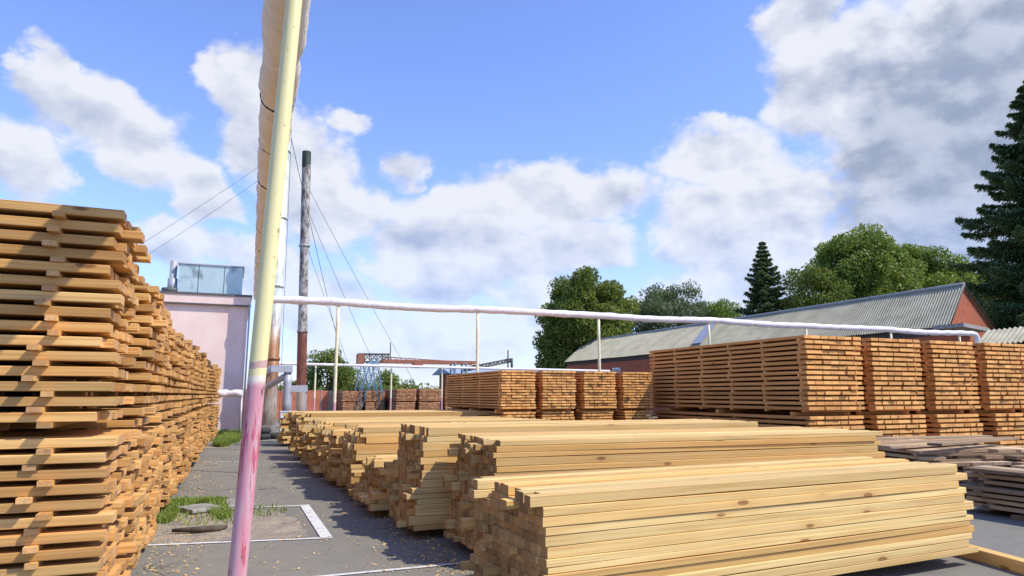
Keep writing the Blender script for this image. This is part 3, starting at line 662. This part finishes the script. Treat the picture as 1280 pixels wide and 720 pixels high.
v=part('vent_pipe',M['galv'],lambda m:tube(m,[(-2.58,31.4,5.8),(-2.58,31.4,6.4),(-2.58,31.4,6.41),(-2.58,31.4,7.15)],[.19,.19,.14,.14],16))
part('flue_base',M['trim'],lambda m:tube(m,[(-2.62,31.4,5.79),(-2.62,31.4,5.98)],.36,16))
m=MB();tube(m,[(.48,30.75,0),(.48,30.75,5.4)],.04,10);tag(m.build('downpipe',M['galv'],e,(-6,31,0)))
e2=empty('foil_pipe',(-.3,27.5,1.6),'crumpled silver foil wrapped pipe by the pink wall','pipe')
m=MB();P=line_pts((-1.6,27.6,1.62),(.36,27.2,1.64),14);tube(m,P,[.13+rnd.uniform(-.03,.04) for _ in P],12,0,.3);m.build('wrapping',M['foil'],e2,(-.3,27.5,1.6))
m=MB();tube(m,[(.34,27.2,0),(.34,27.2,1.5)],.03,8);m.build('support',M['galv'],e2,(-.3,27.5,1.6))

# ------------------------------------------------------------------ long brick shed with corrugated roof
E1=Vector((35.84,25.18,5.46));A1=Vector((38.70,26.15,7.83));E2=Vector((34.99,69.55,5.46));A2=Vector((38.75,71.7,7.83))
E3=Vector((44.0,27.95,5.46));E4=Vector((43.8,73.2,5.46))
bb=(34,23,0)
e=empty('brick_shed',bb,'long red brick shed under a grey corrugated roof','building')
def corr(name,a0,a1,b0,b1,parent,amp=.035,pitch=.17,mat=None,base=bb):
    """corrugated sheet: eave a0->a1, ridge b0->b1"""
    m=MB();n=int((a1-a0).length/pitch*6);rows=8
    nn=(a1-a0).cross(b0-a0).normalized()
    if nn.z<0: nn=-nn
    for r_ in range(rows+1):
        t=r_/rows
        for k in range(n+1):
            s=k/n;p=a0.lerp(a1,s).lerp(b0.lerp(b1,s),t)+nn*(amp*math.sin(2*math.pi*k/6)+.012*math.sin(s*41+t*3))
            m.v.append(tuple(p))
    w=n+1
    for r_ in range(rows):
        for k in range(n):
            a=r_*w+k;m.face((a,a+1,a+1+w,a+w),((k,r_),(k+1,r_),(k+1,r_+1),(k,r_+1)),smooth=True)
    o=m.build(name,mat or M['roof'],parent,base)
    return o
ov=(A1-E1)*.10
dn=(E1-E2).normalized()*.14
rf=corr('roof',E1-ov+dn,E2-ov-dn,A1+dn,A2-dn,e)
m=MB()
q=[E3+dn+Vector((.5,.1,-.14)),E4-dn+Vector((.5,0,-.14)),A2-dn,A1+dn];i=len(m.v)
m.v+=[tuple(p) for p in q]+[tuple(p-Vector((0,0,.06))) for p in q]
for f in ((0,1,2,3),(7,6,5,4),(0,4,5,1),(1,5,6,2),(2,6,7,3),(3,7,4,0)): m.face(tuple(i+k for k in f),tuple((0,0) for _ in f))
m.build('rear_roof',M['roof'],e,bb)
m=MB();tube(m,line_pts(A1+dn*1.05+Vector((0,0,.05)),A2-dn,20),.11,10);m.build('ridge_cap',M['ridge'],rf,bb)
m=MB()
for a,b in ((E1-ov+dn*1.05,A1+dn*1.05),(A1+dn*1.05,E3+dn+Vector((.5,.1,-.14)))):
    tube(m,[a+Vector((0,0,-.06)),b+Vector((0,0,-.06))],.055,6)
m.build('verge_board',M['darkwood'],rf,bb)
p=E1.lerp(E2,.47);q=A1.lerp(A2,.47);m=MB()
for kx in (0,):
    a=p.lerp(q,.1)+Vector((-.05,0,.12));b=q+Vector((-.05,0,.12));s=Vector((0,1.3,0))
    i=len(m.v);m.v+=[tuple(a),tuple(a+s),tuple(b+s),tuple(b),tuple(a+Vector((0,0,.03))),tuple(a+s+Vector((0,0,.03))),tuple(b+s+Vector((0,0,.03))),tuple(b+Vector((0,0,.03)))]
    for f in ((3,2,1,0),(4,5,6,7),(0,1,5,4),(1,2,6,5),(2,3,7,6),(3,0,4,7)): m.face(tuple(i+k for k in f),tuple((0,0) for _ in f))
m.build('flashing_strip',M['galv'],rf,bb)
def wallq(m,a,b,z0,z1,tops=None):
    L=(Vector(b)-Vector(a)).length;pts=[(a[0],a[1],z0),(b[0],b[1],z0),(b[0],b[1],z1),(a[0],a[1],z1)];poly(m,pts,0,[(0,z0),(L,z0),(L,z1),(0,z1)])
m=MB();wallq(m,E2.xy,E1.xy,0,4.8);m.build('wall',M['brick'],e,bb)
m=MB();wallq(m,E3.xy,E4.xy,0,5.4);m.build('wall',M['brick'],e,bb)
L1=(A1.xy-E1.xy).length;L3=(E3.xy-E1.xy).length
m=MB();poly(m,[(E1.x,E1.y,0),(E3.x,E3.y,0),(E3.x,E3.y,5.4),(A1.x,A1.y,7.76),(E1.x,E1.y,5.4)],0,[(0,0),(L3,0),(L3,5.4),(L1,7.76),(0,5.4)])
m.build('gable',M['brick'],e,bb)
m=MB();poly(m,[(E4.x,E4.y,0),(E2.x,E2.y,0),(E2.x,E2.y,5.4),(A2.x,A2.y,7.76),(E4.x,E4.y,5.4)],0,[(0,0),(9,0),(9,5.4),(5,7.76),(0,5.4)])
m.build('gable',M['brick'],e,bb)
m=MB();wallq(m,(E2.x+.02,E2.y),(E1.x+.02,E1.y),4.8,5.4);m.build('eave_boarding',M['darkwood'],e,bb)
for k,y in enumerate((31,38,45,52,59,65)):
    x=E1.x+(E2.x-E1.x)*(y-E1.y)/(E2.y-E1.y)
    m=MB();box(m,x-.05,y-.7,3.1,x+.02,y+.7,4.2);w_=m.build('window',M['whitepaint'],e,bb)
    m=MB();[box(m,x-.07,y-.62+j*.64,3.2,x-.052,y-.62+j*.64+.56,4.1) for j in range(2)];m.build('pane',M['glass'],w_,bb)
m=MB();box(m,35.2,23.9,5.1,39.4,25.6,5.3)
for k in range(8):
    x,y,z=m.v[k];m.v[k]=(x,y+(x-35.2)*.34,z)
m.build('canopy_slab',M['concrete'],e,bb)
# lean-to roof at the right edge
e=empty('lean_to',(27,13,0),'low lean-to with a light corrugated roof at the right edge','shed')
la,lb_,lc,ld=Vector((24.1,16.0,3.32)),Vector((24.1,6.,3.3)),Vector((26.2,16.9,4.0)),Vector((26.2,6.,4.0))
corr('roof',la,lb_,lc,ld,e,.03,.17,None,(27,13,0))
m=MB();box(m,24.4,6.1,0,26.1,15.8,3.25);m.build('wall',M['brick'],e,(27,13,0))
m=MB();box(m,24.28,6.1,3.0,24.38,15.8,3.24);m.build('fascia',M['whitepaint'],e,(27,13,0))

# ------------------------------------------------------------------ far things: crane, fence, low building
e=empty('gantry_crane',(17,62,0),'old gantry crane with blue lattice legs and a rusty girder','crane')
cb=(17,62,0)
def bar(m,a,b,r): tube(m,[a,b],r,6)
def lattice(m,a,b,w,n,r):
    a=Vector(a);b=Vector(b);c=[Vector((sx*w,sy*w,0)) for sx,sy in((-1,-1),(1,-1),(1,1),(-1,1))]
    if abs((b-a).x)>abs((b-a).z): c=[Vector((0,sx*w,sy*w)) for sx,sy in((-1,-1),(1,-1),(1,1),(-1,1))]
    for q in c: bar(m,tuple(a+q),tuple(b+q),r)
    for k in range(n):
        p=a.lerp(b,k/n);s=a.lerp(b,(k+1)/n)
        for i in range(4):
            j=(i+1)%4
            bar(m,tuple(p+c[i]),tuple(s+c[j]),r*.6);bar(m,tuple(s+c[i]),tuple(s+c[j]),r*.6)
for x,y in ((10.2,61),(12.4,61),(10.6,66),(13.0,66)):
    m=MB();lattice(m,(x,y,0),(11.6 if x<14 else 20,y,4.7),.25,5,.035);m.build('leg',M['crane_blue'],e,cb)
for x,y in ((19.2,62),(20.3,62)):
    m=MB();lattice(m,(x,y,0),(x,y,4.5),.2,6,.05);m.build('leg',M['crane_blue'],e,cb)
m=MB();box(m,12.5,61.8,4.45,21.5,62.1,4.75);box(m,12.5,63.2,4.45,21.5,63.5,4.75);lattice(m,(12.5,62.6,4.9),(22,62.6,4.5),.12,10,.03);m.build('girder',M['crane_rust'],e,cb)
m=MB();lattice(m,(10.3,62.3,4.85),(13.2,62.3,4.9),.35,5,.07);m.build('end_arm',M['crane_dark'],e,cb)
m=MB();lattice(m,(20.2,62.3,3.9),(25.1,62.3,4.9),.15,6,.08);m.build('end_arm',M['crane_dark'],e,cb)
m=MB();box(m,10.2,61.7,4.3,10.8,62.4,5.2);box(m,15.3,61.6,4.0,16.2,62.2,4.5);m.build('trolley',M['crane_rust'],e,cb)
m=MB();bar(m,(13.2,62,4.9),(13.2,62,6.3),.05);bar(m,(24.8,62,4.0),(24.8,62,5.9),.07);bar(m,(25.2,62,4.0),(25.2,62,5.1),.12);m.build('mast',M['crane_dark'],e,cb)
e=empty('fence',(5,64,0),'orange red sheet fence with a green band beyond the chimneys','fence')
for k in range(9):
    m=MB();box(m,-1+k*1.7,64,.05,.64+k*1.7,64.05,1.9+.08*rnd.random());m.build('panel',M['orange'],e,(5,64,0))
    m=MB();box(m,.66+k*1.7,63.97,0,.7+k*1.7,64.08,2.05);m.build('fence_post',M['galv'],e,(5,64,0))
e=empty('fence',(0,60,0),'rusty orange panel fence far behind the duct','fence')
m=MB();box(m,-2,47,.05,3.2,47.05,1.75);m.build('panel',M['orange'],e,(0,60,0))
for x in (-2,.6,3.2):
    m=MB();box(m,x-.05,46.9,0,x+.05,46.99,2.0);m.build('fence_post',M['galv'],e,(0,60,0))
e=empty('far_shed',(40,95,0),'low distant shed with a blue grey roof behind the mid stacks','shed')
m=MB();box(m,30,96,0,52,104,4.6);m.build('wall',M['brick'],e,(40,95,0))
m=MB();i=len(m.v);m.v+=[(29,95,4.6),(53,95,4.6),(53,100,5.7),(29,100,5.7),(53,105,4.6),(29,105,4.6)]
for f in ((0,1,2,3),(3,2,4,5),(0,3,5),(1,4,2)): m.face(f,tuple((0,0) for _ in f))
m.build('roof',M['bluegrey'],e,(40,95,0))

# ------------------------------------------------------------------ trees
def leaves(name,mat,parent,base,centers,rads,counts,size,seed,flat=(1,1,1),hang=0,normal_up=.0):
    g=np.random.default_rng(seed);P=[];T=[]
    for c,r,n in zip(centers,rads,counts):
        v=g.normal(size=(n,3));v/=np.linalg.norm(v,axis=1,keepdims=True)
        rr=r*(.35+.75*g.random(n)**.7);p=np.array(c)+v*rr[:,None]*np.array(flat)
        P.append(p);T.append(np.clip(g.random()*.55+g.random(n)*.45,0,1))
    P=np.concatenate(P);T=np.concatenate(T);n=len(P)
    a=g.normal(size=(n,3));a[:,2]-=hang;a/=np.linalg.norm(a,axis=1,keepdims=True)
    b=g.normal(size=(n,3));b-=(b*a).sum(1)[:,None]*a;b/=np.linalg.norm(b,axis=1,keepdims=True)
    s=size*(.6+.8*g.random(n))[:,None]
    V=np.stack([P-a*s*.9,P+b*s*.42,P+a*s*.9,P-b*s*.42],1).reshape(-1,3)-np.array(base)
    return rawquads(name,V,n,np.repeat(T,4),mat,parent,base)
def rawquads(name,V,n,T,mat,parent,base=None,kind=None):
    me=bpy.data.meshes.new(name);me.vertices.add(4*n);me.vertices.foreach_set('co',V.ravel().astype('f'))
    me.loops.add(4*n);me.loops.foreach_set('vertex_index',np.arange(4*n,dtype='i'))
    me.polygons.add(n);me.polygons.foreach_set('loop_start',np.arange(0,4*n,4,dtype='i'));me.polygons.foreach_set('loop_total',np.full(n,4,dtype='i'))
    me.update(calc_edges=True)
    ca=me.color_attributes.new('tint','FLOAT_COLOR','POINT');C=np.ones((4*n,4),'f');C[:,0]=T;C[:,1]=T;C[:,2]=T;ca.data.foreach_set('color',C.ravel())
    me.materials.append(mat);o=bpy.data.objects.new(name,me);COL.objects.link(o)
    if parent: o.parent=parent
    elif base is not None: o.location=base
    return o
def trunk(base,h,r,crown,parent,limbs=7,seed=1):
    g=random.Random(seed);m=MB();x,y,z=base
    pts=[(x+g.uniform(-.15,.15)*k/3,y+g.uniform(-.15,.15)*k/3,z+h*k/8) for k in range(9)]
    tube(m,pts,[r*(1-.85*k/8) for k in range(9)],10);m.build('trunk',M['bark'],parent,base)
    for k in range(limbs):
        q=pts[2+k*6//limbs];c=crown[g.randrange(len(crown))];m=MB()
        mid=((q[0]+c[0])/2,(q[1]+c[1])/2,(q[2]+c[2])/2-.2);tube(m,[q,mid,c],[r*.35,r*.22,r*.06],6);m.build('limb',M['bark'],parent,base)
def broadleaf(name,base,h,rx,ry,zc,rz,mat,label,seed,nclump=60,per=420,size=.2,cr=(1.0,1.9),group=None,hang=0,lower=0):
    g=random.Random(seed);e=empty(name,base,label,'tree',group);C=[];RR=[]
    for k in range(nclump):
        while 1:
            v=Vector((g.gauss(0,1),g.gauss(0,1),g.gauss(0,1))).normalized()
            if v.z>-.75: break
        f=g.uniform(.3,1.0)**.5
        bump_=1+.07*math.sin(v.x*5+seed)+.06*math.sin(v.z*7+v.y*4+seed)
        C.append((base[0]+v.x*rx*f*bump_,base[1]+v.y*ry*f*bump_,base[2]+zc+v.z*rz*f*bump_));RR.append(g.uniform(*cr))
    leaves('crown',mat,e,base,C,RR,[int(per*(r/1.5)**2) for r in RR],size,seed,(1,1,.8),hang)
    trunk(base,zc+rz*.4,h*.022+.08,C,e,7,seed);return e
def spruce(base,h,r,label,seed,dens=1.,size=.16,z0=1.2,group=None,pw=.85):
    g=np.random.default_rng(seed);e=empty('spruce_tree',base,label,'tree',group)
    m=MB();tube(m,[(base[0],base[1],base[2]+h*k/6) for k in range(7)],[.3*(1-k/6.3) for k in range(7)],8);m.build('trunk',M['bark'],e,base)
    Vs=[];Ts=[];bm=MB();z=z0;nb=0
    while z<h-.1:
        t=(z-z0)/(h-z0);L=r*(1-t)**pw*(.85+.3*g.random())+.12
        k=int(7+6*(1-t));ph=g.random()*6.28
        for i in range(k):
            a=ph+i*6.283/k+g.normal()*.15;l=L*(.7+.45*g.random());droop=(.12+.33*(1-t))*(.8+.4*g.random())
            n=int((70+160*l)*dens);s=np.sort(g.random(n)**.75)
            bx=np.cos(a)*s*l;by=np.sin(a)*s*l;bz=-droop*l*s+ .22*l*s**3
            w=(.10+.20*l*(1-s)*np.minimum(1,s*4))
            side=g.normal(size=n)*w;hangz=-np.abs(g.normal(size=n))*(.10+.16*(1-t))*(1+.5*l*(1-s)*.5)
            P=np.stack([base[0]+bx-np.sin(a)*side,base[1]+by+np.cos(a)*side,base[2]+z+bz+hangz],1)
            d=np.stack([np.cos(a)*np.ones(n)*.7-np.sin(a)*np.sign(side)*.7,np.sin(a)*np.ones(n)*.7+np.cos(a)*np.sign(side)*.7,-.55*np.ones(n)],1)+g.normal(size=(n,3))*.35
            d/=np.linalg.norm(d,axis=1,keepdims=True);b=g.normal(size=(n,3));b-=(b*d).sum(1)[:,None]*d;b/=np.linalg.norm(b,axis=1,keepdims=True)
            sz=size*(.6+.8*g.random(n))[:,None]
            Vs.append(np.stack([P-d*sz,P+b*sz*.3,P+d*sz*1.1,P-b*sz*.3],1));Ts.append(np.clip(.2+.6*s+g.normal(size=n)*.15,0,1))
        z+=(.42+.36*(1-t))*(1+h*.008)
    V=np.concatenate(Vs).reshape(-1,3)-np.array(base);T=np.concatenate(Ts);rawquads('crown',V,len(T),np.repeat(T,4),M['needle'],e);return e
broadleaf('maple_tree',(39.7,74,0),16,5.4,5,8.9,7.0,M['leaf_dark'],'big dark rounded tree behind the far end of the shed roof',3,120,520,.25,(1.1,2.0))
broadleaf('maple_tree',(45.0,79,0),14,4.2,4.5,9.0,6.6,M['leaf_mid'],'greener tree tucked right behind the big dark one',4,55,420,.22,(1.1,1.8))
broadleaf('willow_tree',(55.0,78,0),16,5.2,4.5,11.2,5.6,M['leaf_pale'],'airy pale willow between the dark tree and the small spruce',5,120,260,.18,(.9,1.6),hang=1.4)
broadleaf('young_tree',(64.3,80,0),14,3.6,3.4,11.2,4.2,M['leaf_bright'],'small bright green tree left of the small spruce',6,40,330,.2,(.9,1.5))
spruce((61.0,66,0),21.0,7.2,'smaller spruce standing left of the leafy trees',8,.5,.2,2.5,None,1.0)
broadleaf('linden_tree',(64.8,61,0),17,4.8,4,11.2,6.2,M['leaf_dark'],'low dark tree between the small spruce and the broad linden',9,50,420,.2,(1.1,1.8))
broadleaf('linden_tree',(73.5,62,0),23,6.8,5.5,14.2,8.2,M['leaf_mid'],'broad sunny linden above the shed roof',10,130,520,.25,(1.2,2.1))
broadleaf('linden_tree',(84.0,63,0),22,7.0,5,13.4,8.2,M['leaf_mid'],'second linden between the broad one and the tall spruce',11,110,480,.25,(1.2,2.0))
broadleaf('linden_tree',(90.5,60,0),19,5.5,5,11.5,6.6,M['leaf_dark'],'darker linden filling the gap before the tall spruce',23,80,460,.26,(1.2,2.0))
broadleaf('young_tree',(68.5,84,0),13,4.2,3.4,10.8,4.4,M['leaf_mid'],'leafy tree half hidden directly behind the small spruce',24,50,360,.22,(.9,1.6))
spruce((50.2,27.6,0),23.5,8.2,'tall dark spruce at the right edge beyond the shed',12,1.25,.15,1.5,None,.8)
spruce((58.5,27.5,0),22.0,6.2,'tall dark spruce just outside the right edge',13,.7,.18,1.5,None,.8)
broadleaf('distant_tree',(13.8,110,0),8.5,3.4,3,5.0,3.4,M['leaf_dark'],'round distant tree seen between the chimneys and the crane',14,34,260,.25,(.9,1.5),'distant trees by the crane')
broadleaf('distant_tree',(17.4,116,0),6,3.4,3,3.0,2.8,M['leaf_mid'],'distant tree just right of the round one',15,26,220,.25,(.9,1.5),'distant trees by the crane')
broadleaf('distant_tree',(9.5,112,0),5,3.6,3,1.8,2.0,M['leaf_mid'],'low distant bush left of the round tree',19,26,220,.25,(.8,1.3),'distant trees by the crane')
broadleaf('distant_tree',(24.2,112,0),6,3.6,3,2.6,2.5,M['leaf_mid'],'distant tree showing behind the crane leg',16,30,220,.25,(.9,1.4),'distant trees by the crane')
g=random.Random(5);C=[];RR=[]
for k in range(230):
    a=g.uniform(-70,110);d_=g.uniform(150,175)
    C.append((d_*math.sin(R(a)),d_*math.cos(R(a)),g.uniform(-.5,2.6)));RR.append(g.uniform(2.2,3.6))
tag(leaves('far_woods',M['leaf_mid'],None,(0,0,0),C,RR,[170]*len(C),.5,77,(1.5,1.5,.7)),'low belt of far woods along the horizon','woods',None,'stuff')

# ------------------------------------------------------------------ small ground things
def grass(name,areas,label,seed,h=.16):
    g=np.random.default_rng(seed);Vs=[];Ts=[]
    for (x,y,rx,ry,n) in areas:
        a=g.random(n)*6.283;q=np.sqrt(g.random(n));px=x+np.cos(a)*q*rx;py=y+np.sin(a)*q*ry
        an=g.random(n)*6.283;hh=h*(.4+.9*g.random(n));ln=hh*(.2+.8*g.random(n));w=.004+.004*g.random(n)
        dx,dy=np.cos(an),np.sin(an)
        B=np.stack([px,py,np.zeros(n)],1);S=np.stack([-dy*w,dx*w,np.zeros(n)],1);Tm=B+np.stack([dx*ln*.35,dy*ln*.35,hh*.7],1);Tp=B+np.stack([dx*ln,dy*ln,hh],1)
        Vs.append(np.stack([B-S,B+S,Tm+S*.8,Tm-S*.8],1));Vs.append(np.stack([Tm-S*.8,Tm+S*.8,Tp+S*.1,Tp-S*.1],1));tt=g.random(n);Ts+=[tt,tt]
    V=np.concatenate(Vs).reshape(-1,3);T=np.concatenate(Ts);o=rawquads(name,V,len(T),np.repeat(T,4),M['blade'],None);return tag(o,label,'grass',None,'stuff')
grass('grass',[(-.62,11.2,.22,.6,1500),(-.35,11.5,.4,.16,1300),(-.08,10.75,.14,.55,700),(-.02,10.2,.10,.4,350),(-.7,10.3,.12,.5,500),(-.2,10.0,.5,.6,260),(.3,10.3,.5,.5,200)],'bright grass tuft growing round the slab by the left stacks',21,.075)
grass('grass',[(-.2,24.2,.25,1.2,2200),(0,26,.35,1.6,3500),(.2,28.3,.4,1.6,3500),(-.2,29.5,.4,1.2,1500)],'grass strip beside the far left stacks by the pink wall',22,.2)
m=MB();prism(m,(.2,10.95,.035),.36,.7,.066,'x',.01,1,0,0,.06);tag(m.build('concrete_slab',M['concrete'],None,(.2,10.95,0)),'small grey concrete slab lying beside the grass behind the post','slab')
m=MB();prism(m,(-.33,10.7,.04),.42,.5,.05,'x',.012,1,0,0,.5);tag(m.build('concrete_slab',M['concrete'],None,(-.33,10.7,0)),'broken concrete slab ringed by grass by the left stacks','slab')
m=MB();tube(m,[(-.55,9.1,.04),(-.3,9.02,.05),(-.05,9.08,.035),(.03,9.2,.03)],[.02,.035,.04,.02],8,0,.2);tag(m.build('stick',M['bark'],None,(-.3,9,0)),'rotten stick lying on the gravel patch left of the post','stick')
for k in range(14):
    x=rnd.uniform(-.5,2.0);y=rnd.uniform(5.8,10.5);s=rnd.uniform(.012,.032)
    m=MB();prism(m,(x,y,.009+s*.12),s*2.2,s*.6,s*.25,'x',0,1,0,0,rnd.uniform(0,3))
    tag(m.build('wood_chip',WARM,None,(x,y,0)),'small wood chip lying loose on the asphalt of the aisle','wood chip','wood chips on the aisle asphalt')

g=np.random.default_rng(31);n=5200
px=np.concatenate([1.9-np.abs(g.normal(size=n//2))*.35+.3,-.7+np.abs(g.normal(size=n//4))*.25,g.random(n-n//2-n//4)*2.6-.5])
py=5.2+g.random(n)**1.5*14;sz=.004+.012*g.random(n)**2;an=g.random(n)*6.283;dx,dy=np.cos(an)*sz,np.sin(an)*sz
zz=.008+.006*g.random(n);B=np.stack([px,py,zz],1);A_=np.stack([dx*1.8,dy*1.8,.004*g.normal(size=n)],1);C_=np.stack([-dy*.5,dx*.5,.003*g.normal(size=n)],1)
V=np.stack([B-A_,B+C_,B+A_,B-C_],1).reshape(-1,3);t_=g.random(n)
tag(rawquads('sawdust',V,n,np.repeat(t_,4),M['pale'],None),'scattered sawdust and splinters on the aisle asphalt','sawdust',None,'stuff')

# ------------------------------------------------------------------ render look
scn.view_settings.view_transform='Standard';scn.view_settings.look='None';scn.view_settings.exposure=0;scn.view_settings.gamma=1
scn.view_settings.use_curve_mapping=False
scn.cycles.max_bounces=6;scn.cycles.transparent_max_bounces=4
